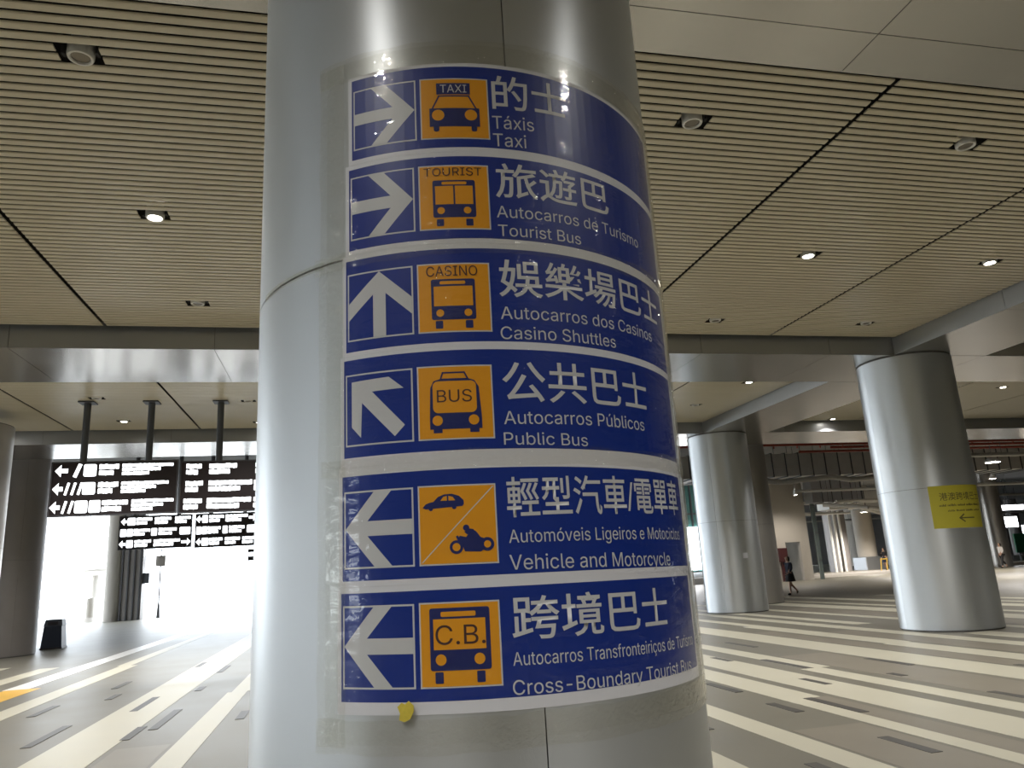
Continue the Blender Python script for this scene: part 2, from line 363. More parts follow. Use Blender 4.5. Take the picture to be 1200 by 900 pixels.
# ------------------------------------------------------------------ round columns
def arc_shell(r0, r1, a0, a1, z0, z1, n):
    v, f = [], []
    for i in range(n + 1):
        t = a0 + (a1 - a0) * i / n; s, c = math.sin(t), -math.cos(t)
        for r, z in ((r1, z0), (r1, z1), (r0, z1), (r0, z0)): v.append((r * s, r * c, z))
    for i in range(n):
        b = 4 * i
        for j in range(4): f.append((b + j, b + 4 + j, b + 4 + (j + 1) % 4, b + (j + 1) % 4))
    f.append((0, 1, 2, 3)); f.append(tuple(4 * n + j for j in (3, 2, 1, 0)))
    return v, f
def column(x, y, r, theta, label, m, top=H, seam=2.777, sectors=2, name='round_column'):
    e = empty(name, (x, y, 0), label, 'column', 'round columns')
    MB().tube((0, 0, 0), (0, 0, top - 0.002), r - 0.014, n=48).build('core', M['jointgrey'], e)
    g = 0.0022 / r
    for z0, z1 in ((0.03, seam - 0.004), (seam + 0.004, top - 0.025)):
        for k in range(sectors):
            a0 = theta + k * 2 * PI / sectors + g; a1 = theta + (k + 1) * 2 * PI / sectors - g
            v, f = arc_shell(r - 0.012, r, a0, a1, z0, z1, 56)
            o = link('cladding_panel', v, f, m, e)
            for i, p in enumerate(o.data.polygons): p.use_smooth = (i % 4 == 0 and i < 56 * 4)
            sharpen(o.data)
    return e
CX, CY, CR = 0.59, 3.47, 0.95
column(CX, CY, CR, 0.047, 'large silver clad pillar in front carrying the blue direction signs', M['clad'])
column(12.13, 13.88, CR, -1.68, 'silver round column at right wearing the yellow sheet', M['clad'])
column(12.2, 22.8, CR, 2.3, 'silver round column right behind the sign pillar with a small pale sticker', M['clad'])
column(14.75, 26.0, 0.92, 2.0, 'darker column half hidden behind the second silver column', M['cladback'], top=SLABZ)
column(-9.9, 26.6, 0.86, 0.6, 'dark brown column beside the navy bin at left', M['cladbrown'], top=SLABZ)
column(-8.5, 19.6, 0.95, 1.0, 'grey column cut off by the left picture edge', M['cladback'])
# small pale sticker on the second column
def on_cyl(cx, cy, r, s, z, off): t = s / CRR(r); return (cx + (r + off) * math.sin(t), cy - (r + off) * math.cos(t), z)
def CRR(r): return r

# ------------------------------------------------------------------ printed sheets wrapped on columns
def shape(name, polys, m, parent, cx, cy, r, off, org, thick=0.0, step=0.04):
    """polys: outlines in (s along the surface, z); bent onto the cylinder (cx, cy, r)"""
    bm = bmesh.new()
    for p in polys:
        vs = [bm.verts.new((a, 0, b)) for a, b in p]
        for t in tessellate_polygon([[Vector((a, b, 0)) for a, b in p]]):
            try: bm.faces.new([vs[i] for i in t])
            except ValueError: pass
    return bend(name, bm, m, parent, cx, cy, r, off, org, thick, step)
def bend(name, bm, m, parent, cx, cy, r, off, org, thick=0.0, step=0.04):
    xs = [v.co.x for v in bm.verts]; x0, x1 = min(xs), max(xs); kx = math.floor(x0 / step) + 1
    while kx * step < x1:
        bmesh.ops.bisect_plane(bm, geom=bm.verts[:] + bm.edges[:] + bm.faces[:], plane_co=(kx * step, 0, 0), plane_no=(1, 0, 0), dist=1e-6); kx += 1
    if thick:
        ret = bmesh.ops.extrude_face_region(bm, geom=bm.faces[:])
        for e in ret['geom']:
            if isinstance(e, bmesh.types.BMVert): e.co.y += thick
    bmesh.ops.recalc_face_normals(bm, faces=bm.faces[:])
    for v in bm.verts:
        t = v.co.x / r; rr = r + off + v.co.y
        v.co = Vector((cx + rr * math.sin(t), cy - rr * math.cos(t), v.co.z)) - Vector(org)
    # printed faces look outward
    for f in bm.faces:
        n = f.normal.copy(); f.normal_update(); c = f.calc_center_median() + Vector(org) - Vector((cx, cy, 0)); c.z = 0
        if not thick and f.normal.dot(c) < 0: f.normal_flip()
    return link_bm(name, bm, m, parent)
FONTS = {}
def latin():
    if 'l' not in FONTS:
        FONTS['l'] = None
        try: FONTS['l'] = bpy.data.fonts.load(os.path.join(bpy.utils.system_resource('DATAFILES'), 'fonts', 'Inter.woff2'))
        except Exception: pass
    return FONTS['l']
def text_bm(txt, cjk, bold=0.0):
    c = bpy.data.curves.new('lettering', 'FONT'); c.body = txt; c.resolution_u = 3; c.offset = bold * 0.4
    if not cjk and latin(): c.font = latin()
    o = bpy.data.objects.new('lettering_tmp', c); C.objects.link(o); bpy.context.view_layer.update()
    me = bpy.data.meshes.new_from_object(o.evaluated_get(bpy.context.evaluated_depsgraph_get()))
    bm = bmesh.new(); bm.from_mesh(me); bpy.data.objects.remove(o); bpy.data.curves.remove(c); bpy.data.meshes.remove(me)
    return bm
def latin_bm(txt):
    # each outline is filled by itself, so overlapping strokes of the font never cancel out
    c = bpy.data.curves.new('lettering', 'FONT'); c.body = txt; c.resolution_u = 3
    if latin(): c.font = latin()
    o = bpy.data.objects.new('lettering_tmp', c); C.objects.link(o); bpy.context.view_layer.update()
    cu = o.to_curve(bpy.context.evaluated_depsgraph_get()); loops = []
    for sp_ in cu.splines:
        pts = []; bp = sp_.bezier_points; n = len(bp)
        for i in range(n):
            a, b2 = bp[i], bp[(i + 1) % n]; p0, p1, p2, p3 = a.co, a.handle_right, b2.handle_left, b2.co
            line = (p1 - p0).cross(p3 - p0).length < 1e-6 and (p2 - p0).cross(p3 - p0).length < 1e-6
            for j in range(1 if line else 4):
                t = j / 4; q = p0 * (1 - t) ** 3 + p1 * 3 * t * (1 - t) ** 2 + p2 * 3 * t * t * (1 - t) + p3 * t ** 3
                if not pts or (Vector((q.x, q.y)) - Vector(pts[-1])).length > 1e-4: pts.append((q.x, q.y))
        if len(pts) > 2 and (Vector(pts[0]) - Vector(pts[-1])).length < 1e-4: pts.pop()
        if len(pts) > 2: loops.append(pts)
    o.to_curve_clear(); bpy.data.objects.remove(o); bpy.data.curves.remove(c)
    boxes = [(min(x for x, y in l), max(x for x, y in l), min(y for x, y in l), max(y for x, y in l)) for l in loops]
    def winding(px, py):
        wn = 0
        for l, (a, b2, c_, d) in zip(loops, boxes):
            if not (a <= px <= b2 and c_ <= py <= d): continue
            for i in range(len(l)):
                (x1, y1), (x2, y2) = l[i - 1], l[i]
                if (y1 > py) != (y2 > py) and px < (x2 - x1) * (py - y1) / (y2 - y1) + x1: wn += 1 if y2 > y1 else -1
        return wn
    pts, eds = [], []
    for l in loops:
        b0 = len(pts); pts += [Vector(q) for q in l]; eds += [(b0 + i, b0 + (i + 1) % len(l)) for i in range(len(l))]
    vo, eo, fo = delaunay_2d_cdt(pts, eds, [], 0, 1e-6)[:3]
    bm = bmesh.new(); vs = [bm.verts.new((v.x, v.y, 0)) for v in vo]
    for f in fo:
        cx_, cy_ = sum(vo[i].x for i in f) / len(f), sum(vo[i].y for i in f) / len(f)
        if winding(cx_, cy_): bm.faces.new([vs[i] for i in f])
    bmesh.ops.delete(bm, geom=[v for v in bm.verts if not v.link_faces], context='VERTS')
    return bm
LH = [0.7]
def cap():
    bm = text_bm('H', False); LH[0] = max(v.co.y for v in bm.verts); bm.free(); print('CAP', LH[0])
cap()
def fit_text(name, txt, sL, sR, zL, zR, hgt, m, parent, cx, cy, r, off, org, cjk=False, bold=0.0):
    bm = text_bm(txt, cjk, bold) if cjk else latin_bm(txt)
    xs = [v.co.x for v in bm.verts]; ys = [v.co.y for v in bm.verts]; x0, x1 = min(xs), max(xs); y0, y1 = (min(ys), max(ys)) if cjk else (0.0, LH[0])
    for v in bm.verts:
        u = (v.co.x - x0) / (x1 - x0); q = (v.co.y - y0) / (y1 - y0)
        v.co = Vector((sL + u * (sR - sL), 0, zL + u * (zR - zL) + q * hgt))
    return bend(name, bm, m, parent, cx, cy, r, off, org)
def rect(a, b, c, d): return [(a, c), (b, c), (b, d), (a, d)]
def rrect(a, b, c, d, q, n=5):
    out = []
    for (x, y, t0) in ((b - q, d - q, 0), (a + q, d - q, PI / 2), (a + q, c + q, PI), (b - q, c + q, 1.5 * PI)):
        for i in range(n + 1): t = t0 + PI / 2 * i / n; out.append((x + q * math.cos(t), y + q * math.sin(t)))
    return out
def disc(x, y, r, n=20): return [(x + r * math.cos(2 * PI * i / n), y + r * math.sin(2 * PI * i / n)) for i in range(n)]
def stroke(p, q, w):
    d = Vector((q[0] - p[0], q[1] - p[1])).normalized() * (w / 2); n = Vector((-d.y, d.x))
    return [(p[0] - d.x + n.x, p[1] - d.y + n.y), (p[0] - d.x - n.x, p[1] - d.y - n.y), (q[0] + d.x - n.x, q[1] + d.y - n.y), (q[0] + d.x + n.x, q[1] + d.y + n.y)]
LEFT = [(0, .505), (.45, 1), (.71, 1), (.35, .605), (1, .605), (1, .405), (.35, .405), (.71, 0), (.45, 0)]
ARROWS = {'left': LEFT, 'right': [(1 - a, b) for a, b in LEFT], 'up': [(b, 1 - a) for a, b in LEFT],
          'upleft': [(.08, .91), (.67, .93), (.89, .75), (.41, .74), (.90, .22), (.75, .07), (.25, .59), (.23, .09), (.08, .25)]}
ARROWS['upleft'] = ARROWS['upleft']
# pictograms in the unit square: (navy shapes, orange shapes on them, [ (text, u0, u1, v0, vh, light?) ])
def bus(b, wins, slot, hl, hr, hv, wv, ww):
    navy = [rrect(*b, .03), rrect(ww[0], ww[0] + .10, *wv, .012), rrect(ww[1], ww[1] + .10, *wv, .012)]
    return navy, wins + [rrect(*slot, .018)] + [disc(hl, hv, hr), disc(1 - hl - .01, hv, hr)]
taxi = ([rect(.245, .735, .725, .915), stroke((.275, .70), (.715, .70), .022), stroke((.28, .70), (.175, .49), .022), stroke((.71, .70), (.815, .49), .022), rect(.135, .86, .20, .50),
         rrect(.19, .27, .12, .22, .03), rrect(.735, .815, .12, .22, .03)], [disc(.26, .385, .09), disc(.735, .385, .09)], [('TAXI', .30, .685, .755, .13, 1)])
tour = bus((.20, .80, .185, .76), [rect(.235, .49, .385, .67), rect(.515, .765, .385, .67)], (.33, .68, .69, .735), .31, .053, .29, (.055, .16), (.245, .655)) + ([('TOURIST', .08, .90, .83, .125, 0)],)
casi = bus((.19, .79, .18, .765), [rect(.225, .755, .375, .66)], (.31, .66, .688, .735), .305, .053, .275, (.055, .165), (.24, .645)) + ([('CASINO', .13, .83, .81, .145, 0)],)
cb = bus((.13, .87, .20, .93), [rect(.175, .815, .44, .80)], (.27, .70, .825, .885), .26, .066, .325, (.055, .185), (.185, .69)) + ([('C.B.', .20, .81, .50, .225, 0)],)
pub = ([stroke((.345, .90), (.63, .90), .02), stroke((.345, .90), (.31, .80), .02), stroke((.63, .90), (.68, .80), .02),
        [(.16, .14), (.84, .14), (.84, .30), (.815, .70), (.76, .79), (.66, .82), (.32, .82), (.22, .79), (.175, .70), (.16, .30)], rect(.205, .32, .09, .16), rect(.68, .80, .09, .16)],
       [rrect(.205, .78, .355, .785, .07), disc(.26, .255, .068), disc(.735, .255, .068)], [('BUS', .26, .72, .50, .165, 0)])
car = [(.06, .72), (.10, .765), (.16, .785), (.20, .79), (.26, .85), (.34, .88), (.44, .885), (.53, .855), (.585, .80), (.59, .755), (.57, .725), (.10, .70)]
moto = [[(.50, .31), (.52, .355), (.60, .335), (.62, .36), (.66, .41), (.70, .42), (.73, .40), (.78, .33), (.86, .30), (.85, .20), (.78, .15), (.58, .16), (.55, .24)], disc(.605, .45, .04), [(.58, .40), (.61, .37), (.68, .36), (.70, .43), (.64, .44)],
        disc(.475, .215, .085), disc(.865, .24, .085), stroke((.49, .34), (.52, .28), .03)]
vehi = ([car, disc(.165, .705, .028), disc(.465, .715, .028)] + moto, [[(.29, .80), (.33, .85), (.375, .86), (.375, .80)], [(.395, .80), (.395, .86), (.45, .845), (.48, .80)], disc(.475, .215, .05), disc(.865, .24, .045)], [])
SIGNS = [
 (-.582, 3.180, .352, 'right', taxi, [('的士', -0.017, 0.303, 3.341, 3.352, 0.150), ('Táxis', -0.021, 0.148, 3.256, 3.263, 0.055), ('Taxi', -0.021, 0.111, 3.180, 3.184, 0.055)], 'topmost blue direction sheet with the orange taxi pictogram', .935),
 (-.597, 2.804, .337, 'right', tour, [('旅遊巴', -0.022, 0.492, 2.964, 2.972, 0.145), ('Autocarros de Turismo', -0.023, 0.692, 2.883, 2.893, 0.047), ('Tourist Bus', -0.021, 0.322, 2.808, 2.811, 0.046)], 'second blue direction sheet from the top, marked Tourist', .93),
 (-.612, 2.407, .357, 'up', casi, [('娛樂場巴士', -0.030, 0.832, 2.567, 2.576, 0.148), ('Autocarros dos Casinos', -0.029, 0.733, 2.484, 2.489, 0.047), ('Casino Shuttles', -0.033, 0.458, 2.408, 2.412, 0.047)], 'third blue direction sheet from the top, with an arrow pointing up', .92),
 (-.622, 2.020, .357, 'upleft', pub, [('公共巴士', -0.037, 0.630, 2.176, 2.178, 0.150), ('Autocarros Públicos', -0.038, 0.590, 2.099, 2.100, 0.046), ('Public Bus', -0.042, 0.277, 2.027, 2.022, 0.043)], 'blue direction sheet for the public bus, arrow pointing up and left', .915),
 (-.630, 1.600, .355, 'left', vehi, [('輕型汽車/電單車', -0.044, 0.840, 1.778, 1.784, 0.137), ('Automóveis Ligeiros e Motociclos', -0.043, 0.817, 1.695, 1.688, 0.043), ('Vehicle and Motorcycle', -0.045, 0.688, 1.608, 1.592, 0.048)], 'blue direction sheet with a small car and motorcycle pictogram', .905),
 (-.636, 1.218, .342, 'left', cb, [('跨境巴士', -0.048, 0.625, 1.385, 1.376, 0.140), ('Autocarros Transfronteiriços de Turismo', -0.051, 0.845, 1.308, 1.290, 0.041), ('Cross-Boundary Tourist Bus', -0.056, 0.790, 1.220, 1.203, 0.044)], 'lowest blue direction sheet with the C.B. bus pictogram', .88)]
edges = [3.548, 3.160, 2.785, 2.391, 1.985, 1.580, 1.179]
for i, (x0, zb, hh, arr, pic, texts, lab, xr) in enumerate(SIGNS):
    t = 0.12; org = (CX + CR * math.sin(t), CY - CR * math.cos(t), edges[i + 1])
    e = empty('direction_sign', org, lab, 'sign', 'blue direction sheets on the sign pillar')
    KT = (.025, .022, .020, .018, .015, .012)[i]
    S = lambda nm, polys, m, off, th=0.0: shape(nm, [[(a_, b_ - KT * (min(a_, .3) - x0)) for a_, b_ in p_] for p_ in polys], m, e, CX, CY, CR, off, org, th)
    S('sheet', [rect(x0 - .016, xr + .018, edges[i + 1] + .0004, edges[i] - .0004)], M['white'], .0004, .0006)
    S('blue_panel', [rect(x0, xr, zb, zb + hh)], M['blue'], .0013)
    ax, az, bs = x0 + .008, zb + .040, .262
    S('arrow_frame', [rect(ax, ax + bs, az, az + bs)], M['lettergrey'], .0018)
    S('arrow_panel', [rect(ax + .006, ax + bs - .006, az + .006, az + bs - .006)], M['blue'], .0022)
    k = .006; q = bs - 2 * k
    S('arrow', [[(ax + k + a * q, az + k + b2 * q) for a, b2 in ARROWS[arr]]], M['lettergrey'], .0027)
    ox, osz = x0 + .286, .264
    S('pictogram_frame', [rect(ox, ox + osz, az, az + osz)], M['lettergrey'], .0018)
    S('pictogram_panel', [rect(ox + .005, ox + osz - .005, az + .005, az + osz - .005)], M['orange'], .0022)
    T = lambda pl: [[(ox + a * osz, az + b2 * osz) for a, b2 in p] for p in pl]
    navy, orng, tx = pic
    if pic is vehi: S('divider', T([stroke((.04, .04), (.96, .96), .012)]), M['lettergrey'], .0026)
    S('pictogram', T(navy), M['picto'], .0030)
    for p_ in orng: S('pictogram_detail', T([p_]), M['orange'], .0034)
    for s_, u0, u1, v0, vh, light in tx:
        fit_text('pictogram_lettering', s_, ox + u0 * osz, ox + u1 * osz, az + v0 * osz - KT * (ox + u0 * osz - x0), az + v0 * osz - KT * (ox + u1 * osz - x0), vh * osz, M['lettergrey'] if light else M['brownink'], e, CX, CY, CR, .0039, org)
    for n_, (s_, a, b2, z0, z1, hg) in enumerate(texts):
        fit_text('lettering', s_, a, b2, z0, z1, hg, M['lettergrey'], e, CX, CY, CR, .0020, org, cjk=(n_ == 0), bold=0.022 if n_ == 0 else 0)

# clear film and tape over the sheets
org = (CX, CY - CR, 1.06)
fm = empty('clear_film', org, 'clear glossy plastic film taped over the blue direction sheets', 'film')
shape('film', [rect(-.70, 1.02, 1.09, 3.62)], M['film'], fm, CX, CY, CR, .006, org)
def tape(a, b2, c, d, off):
    n = 26; up = b2 - a > d - c; top, bot = [], []
    for i in range(n + 1):
        if up: x = a + (b2 - a) * i / n; bot.append((x, c + random.uniform(-.004, .004))); top.append((x, d + random.uniform(-.006, .006)))
        else: z = c + (d - c) * i / n; bot.append((a + random.uniform(-.005, .005), z)); top.append((b2 + random.uniform(-.003, .003), z))
    shape('tape_strip', [bot + top[::-1]], M['tape'], fm, CX, CY, CR, off, org)
tape(-.74, 1.04, 3.535, 3.64, .0072); tape(-.74, 1.04, 1.06, 1.165, .0072)
tape(-.735, -.615, 1.08, 3.62, .0084); tape(.955, 1.05, 1.08, 3.62, .0084)
tape(-.76, 1.03, 2.735, 2.80, .0096); tape(-.72, 1.03, 1.955, 2.015, .0096)
# yellow scrap
o = shape('yellow_scrap', [[(-.425, 1.205), (-.412, 1.217), (-.400, 1.212), (-.388, 1.222), (-.372, 1.208), (-.372, 1.190), (-.384, 1.168), (-.402, 1.160), (-.420, 1.166), (-.417, 1.186)]], M['leafyellow'], None, CX, CY, CR, .011, (0, 0, 0), .003, .01)
tag(o, 'small torn yellow scrap stuck below the lowest blue sheet', 'scrap')
# brown residue line under the pillar seam: reads as old tape on the metal
for nm, s0, s1, z0, z1 in (('tape_residue', -1.18, -.72, 2.762, 2.792),):
    o = shape(nm, [rect(s0, s1, z0, z1)], M['tape'], None, CX, CY, CR, .002, (0, 0, 0), .0006)
    tag(o, 'clear strip of old tape along the pillar seam, left of the signs', 'tape')
# yellow sheet on the right column
X2, Y2 = 12.13, 13.88; org = (X2, Y2 - .95, 1.95)
e = empty('yellow_notice', org, 'yellow notice sheet with dark arrow on the right round column', 'notice')
S = lambda nm, polys, m, off, th=0.0: shape(nm, polys, m, e, X2, Y2, .95, off, org, th)
S('sheet', [[(-.66, 1.965), (.44, 1.95), (.54, 2.80), (-.65, 2.80)]], M['yellow'], .001, .001)
fit_text('lettering', '港澳跨境巴士', -.47, .47, 2.50, 2.50, .16, M['yellowink'], e, X2, Y2, .95, .003, org, cjk=True, bold=.015)
def squiggle(a, b2, z, hgt, n):
    out = []; x = a; wd = (b2 - a) / n
    for i in range(n):
        if i % 9 != 6: out.append(rect(x + wd * .12, x + wd * random.uniform(.75, .95), z, z + hgt * random.choice((.7, .7, 1))))
        x += wd
    return out
tag(S('small_lettering', squiggle(-.5, .45, 2.385, .045, 44) + squiggle(-.36, .42, 2.28, .035, 34), M['yellowink'], .003), kind='stuff')
S('arrow', [rect(-.14, .19, 2.135, 2.16), stroke((-.15, 2.148), (-.06, 2.215), .028), stroke((-.15, 2.148), (-.06, 2.08), .028)], M['yellowink'], .003)
o = shape('pale_sticker', [rect(-.10, .06, 1.62, 1.78)], M['white'], None, 12.2, 22.8, .95, .002, (0, 0, 0), .001)
o = tag(o, 'small pale square sticker on the column behind the sign pillar', 'sticker')

# ------------------------------------------------------------------ hanging black direction boards
def board(x0, x1, z0, z1, y, rows_, label, seed, group, rods, top):
    e = empty('hanging_sign', ((x0 + x1) / 2, y, z0), label, 'sign', group); ox, oz = (x0 + x1) / 2, z0; rnd = random.Random(seed)
    W, HH = x1 - x0, z1 - z0
    MB().bbox(-W / 2 + .02, W / 2 - .02, -.06, .06, .02, HH - .02).build('face', M['signblack'], e)
    f = MB(); f.box(-W / 2, W / 2, -.075, .075, 0, .03); f.box(-W / 2, W / 2, -.075, .075, HH - .03, HH); f.box(-W / 2, -W / 2 + .03, -.075, .075, .03, HH - .03); f.box(W / 2 - .03, W / 2, -.075, .075, .03, HH - .03)
    f.build('frame', M['signdim'], e)
    y_ = -.0625
    def flat(name, polys):
        v, fa = [], []
        for p in polys:
            b = len(v); v += [(a, y_, c) for a, c in p]
            fa += [tuple(b + i for i in t) for t in tessellate_polygon([[Vector((a, c, 0)) for a, c in p]])]
        link(name, v, fa, M['glow'], e)
    for rr, spec in enumerate(rows_):
        h = HH / len(rows_); zc = HH - h * (rr + .5); s = h * .34
        for kind, a, b2 in spec:
            xa, xb = -W / 2 + a * W, -W / 2 + b2 * W
            if kind == 'arrow': flat('arrow', [[(xa, zc), (xa + s * .9, zc + s), (xa + s * .9, zc + s * .35), (xb, zc + s * .35), (xb, zc - s * .35), (xa + s * .9, zc - s * .35), (xa + s * .9, zc - s)]])
            elif kind == 'arrowr': flat('arrow', [[(xb, zc), (xb - s * .9, zc + s), (xb - s * .9, zc + s * .35), (xa, zc + s * .35), (xa, zc - s * .35), (xb - s * .9, zc - s * .35), (xb - s * .9, zc - s)]])
            elif kind == 'icon': flat('icon', [rrect(xa, xb, zc - s, zc + s, min(s, (xb - xa) / 2) * .3)])
            elif kind == 'slim': flat('icon', [stroke((xa + (xb - xa) * .3, zc - s * .8), (xb - (xb - xa) * .2, zc + s * .8), (xb - xa) * .5)])
            else:
                lines = 3 if kind == 'text3' else 2; polys = []
                for l in range(lines):
                    lh = 2 * s / lines; zt = zc + s - lh * l; ln = xb - (xb - xa) * [0, .25, .45][l] - rnd.uniform(0, .08) * (xb - xa); x = xa
                    while x < ln:
                        wd = rnd.uniform(.035, .07); polys.append(rrect(x, min(x + wd, ln + .02), zt - lh * rnd.uniform(.80, .92), zt - lh * rnd.uniform(0, .12), .012, 2)); x += wd * .96
                flat('lettering', polys)
    for xr in rods:
        MB().tube((xr - ox, 0, HH - .01), (xr - ox, 0, top - .03 - oz), .075, n=16).build('hanger_rod', M['steel'], e)
        MB().bbox(xr - ox - .17, xr - ox + .17, -.17, .17, top - .035 - oz, top - .001 - oz).build('mounting_plate', M['steel'], e)
    return e
rA = [[('arrow', .03, .13), ('slim', .17, .23), ('icon', .25, .35), ('text', .37, .52), ('text3', .55, .97)],
      [('arrow', .02, .10), ('slim', .11, .15), ('slim', .16, .20), ('slim', .21, .25), ('icon', .25, .35), ('text', .37, .53), ('text3', .55, .95)],
      [('arrow', .01, .09), ('slim', .10, .14), ('slim', .15, .19), ('icon', .20, .30), ('icon', .31, .40), ('text', .41, .62), ('text3', .64, .97)]]
rB = [[('text', .05, .18), ('text', .24, .48), ('text', .63, .80), ('icon', .88, .97)],
      [('text', .05, .19), ('text', .24, .60), ('text', .62, .88), ('icon', .91, .98)],
      [('text', .04, .19), ('text', .23, .60), ('text', .62, .97)]]
rC = [[('arrow', .02, .10), ('icon', .11, .22), ('text', .23, .44), ('text', .48, .72), ('text', .76, .98)],
      [('icon', .02, .10), ('icon', .11, .19), ('text', .20, .42), ('icon', .44, .52), ('text', .54, .80), ('icon', .83, .98)],
      [('arrow', .01, .10), ('icon', .11, .20), ('text', .22, .45), ('text', .48, .84), ('arrowr', .86, .99)]]
G1 = 'black direction boards hung from the ceiling'
board(-6.32, -3.67, 3.34, 4.56, 18.7, rA, 'long black hanging board with white arrows, leftmost and nearer row', 1, G1, [-5.70, -4.33], HC)
board(-3.63, -1.00, 3.32, 4.52, 18.7, rB, 'black hanging board without arrows, partly hidden by the sign pillar', 2, G1, [-2.80], HC)
board(-7.78, -5.33, 3.14, 4.33, 30.0, rC, 'smaller black board below the nearer boards, with arrows at both ends', 3, G1, [-7.3, -5.8], SLABZ)
board(-5.22, -3.05, 3.10, 4.33, 30.0, rC[::-1], 'washed out black board at the lower right, beside the sign pillar edge', 4, G1, [-4.7, -3.5], SLABZ)
e = empty('small_hanging_sign', (-3.2, 30.0, 2.55), 'tiny dark hanging plate low beside the sign pillar edge', 'sign')
MB().bbox(-.16, .16, -.03, .03, 0, .16).build('plate', M['signblack'], e); MB().bbox(-.16, .16, -.03, .03, .30, .42).build('plate', M['signblack'], e)
r_ = MB(); r_.tube((-.13, 0, 0), (-.13, 0, .549), .012); r_.tube((.13, 0, 0), (.13, 0, .549), .012); r_.build('hanger', M['steel'], e)

# ------------------------------------------------------------------ bin
e = empty('litter_bin', (-9.27, 28.95, 0), 'navy litter bin with grey lid standing by the dark brown column', 'bin', rz=.05)
def taper(z0, z1, a0, b0, a1, b1):
    v = [(sx_ * a, sy * b2, z) for z, a, b2 in ((z0, a0, b0), (z1, a1, b1)) for sx_, sy in ((-1, -1), (1, -1), (1, 1), (-1, 1))]
    return v, [(0, 3, 2, 1), (4, 5, 6, 7)] + [(i, (i + 1) % 4, 4 + (i + 1) % 4, 4 + i) for i in range(4)]
for nm, a, m in (('body', (.04, .72, .31, .28, .26, .25), 'binblue'), ('base', (0, .05, .33, .30, .33, .30), 'signblack'), ('lid', (.725, .93, .28, .26, .24, .20), 'bingrey')):
    v, f = taper(*a); link(nm, v, f, M[m], e)
MB().bbox(-.15, .15, -.275, -.24, .76, .86, .005).build('slot', M['signblack'], e)

# ------------------------------------------------------------------ left exterior, seen through glare
e = empty('ribbed_column', (-13.5, 53.6, 0), 'ribbed dark and pale column by the bright entrance', 'column')
MB().tube((-.6, .3, 0), (-.6, .3, SLABZ), .50, n=32).build('shaft', M['pale'], e)
MB().box(-.15, 1.12, 0, .8, 0, SLABZ).build('panel', M['cladbrown'], e)
for k in range(4): MB().bbox(-.12 + k * .36, -.02 + k * .36, -.07, .002, 0, SLABZ - .01, .01).build('rib', M['signdim'], e)
MB().bbox(1.121, 1.5, .1, .3, 2.2, 2.85).build('small_box', M['steel'], e)
e = empty('bollard', (-16.1, 56.5, 0), 'short brown bollard left of the ribbed column', 'bollard')
MB().tube((0, 0, .25), (0, 0, 1.5), .26, .24, n=20).build('shaft', M['pale'], e); MB().tube((0, 0, 0), (0, 0, .26), .52, .30, n=20).build('foot', M['pale'], e)
e = empty('canopy_post', (-16.9, 60.0, 0), 'pale mushroom shaped canopy behind the bollard', 'canopy')
MB().tube((0, 0, 0), (0, 0, 3.1), .22, n=16).build('post', M['pale'], e); MB().lathe([(.25, 3.0), (1.0, 3.3), (1.05, 3.42), (.2, 3.55), (.001, 3.55)]).build('canopy', M['pale'], e)
e = empty('traffic_post', (-11.72, 55.5, 0), 'thin post with a dark box sign in the bright entrance', 'post')
MB().tube((0, 0, 0), (0, 0, 4.4), .045).build('pole', M['signdim'], e); MB().bbox(-.30, .30, -.12, .12, 3.28, 3.98, .02).build('box', M['cladback'], e)
MB().tube((0, 0, 0), (0, 0, .9), .12, .06).build('foot', M['signdim'], e)

# ------------------------------------------------------------------ far right part of the hall
# boxy beige room with a doorway
wl = MB(); wl.box(24.6, 28.95, 46.5, 46.8, 0, SLABZ); wl.box(30.05, 30.75, 46.5, 46.8, 0, SLABZ); wl.box(28.95, 30.05, 46.5, 46.8, 2.5, SLABZ)
struct(wl.build('wall_back', M['beige']), 'beige wall with a doorway beyond the columns')
struct(MB().box(30.45, 30.75, 46.8, 56, 0, SLABZ).build('wall_side', M['beige']))
struct(MB().box(24.6, 30.45, 50.0, 50.3, 0, SLABZ).build('wall_inner', M['pale']))
d = struct(MB().box(29.4, 30.3, 49.9, 49.999, 0, 2.3).build('door_1', M['cladback'])); MB().box(29.65, 30.0, 49.88, 49.899, 1.1, 2.0).build('pane', M['teal'], d)
e = empty('wall_cabinet', (28.45, 46.1, 0), 'dark red box mounted by the doorway behind the walking woman', 'cabinet')
MB().bbox(-.32, .32, 0, .38, 1.25, 2.15, .02).build('box', M['darkred'], e); MB().bbox(-.28, .28, -.03, .0, 1.29, 2.11, .01).build('door', M['darkred'], e); MB().box(-.1, .1, .1, .3, 0, 1.25).build('stand', M['darkred'], e)
MBg = MB().box(31.08, 31.32, 46.2, 46.35, 0, SLABZ - .1); struct(MBg.build('window_1', M['tealedge']), 'green edged glass fin at the end of the beige wall')
for z in (1.2, 3.0, 4.8): MB().box(31.08, 31.32, 46.15, 46.19, z, z + .06).build('rail', M['steel'], bpy.data.objects['window_1'])
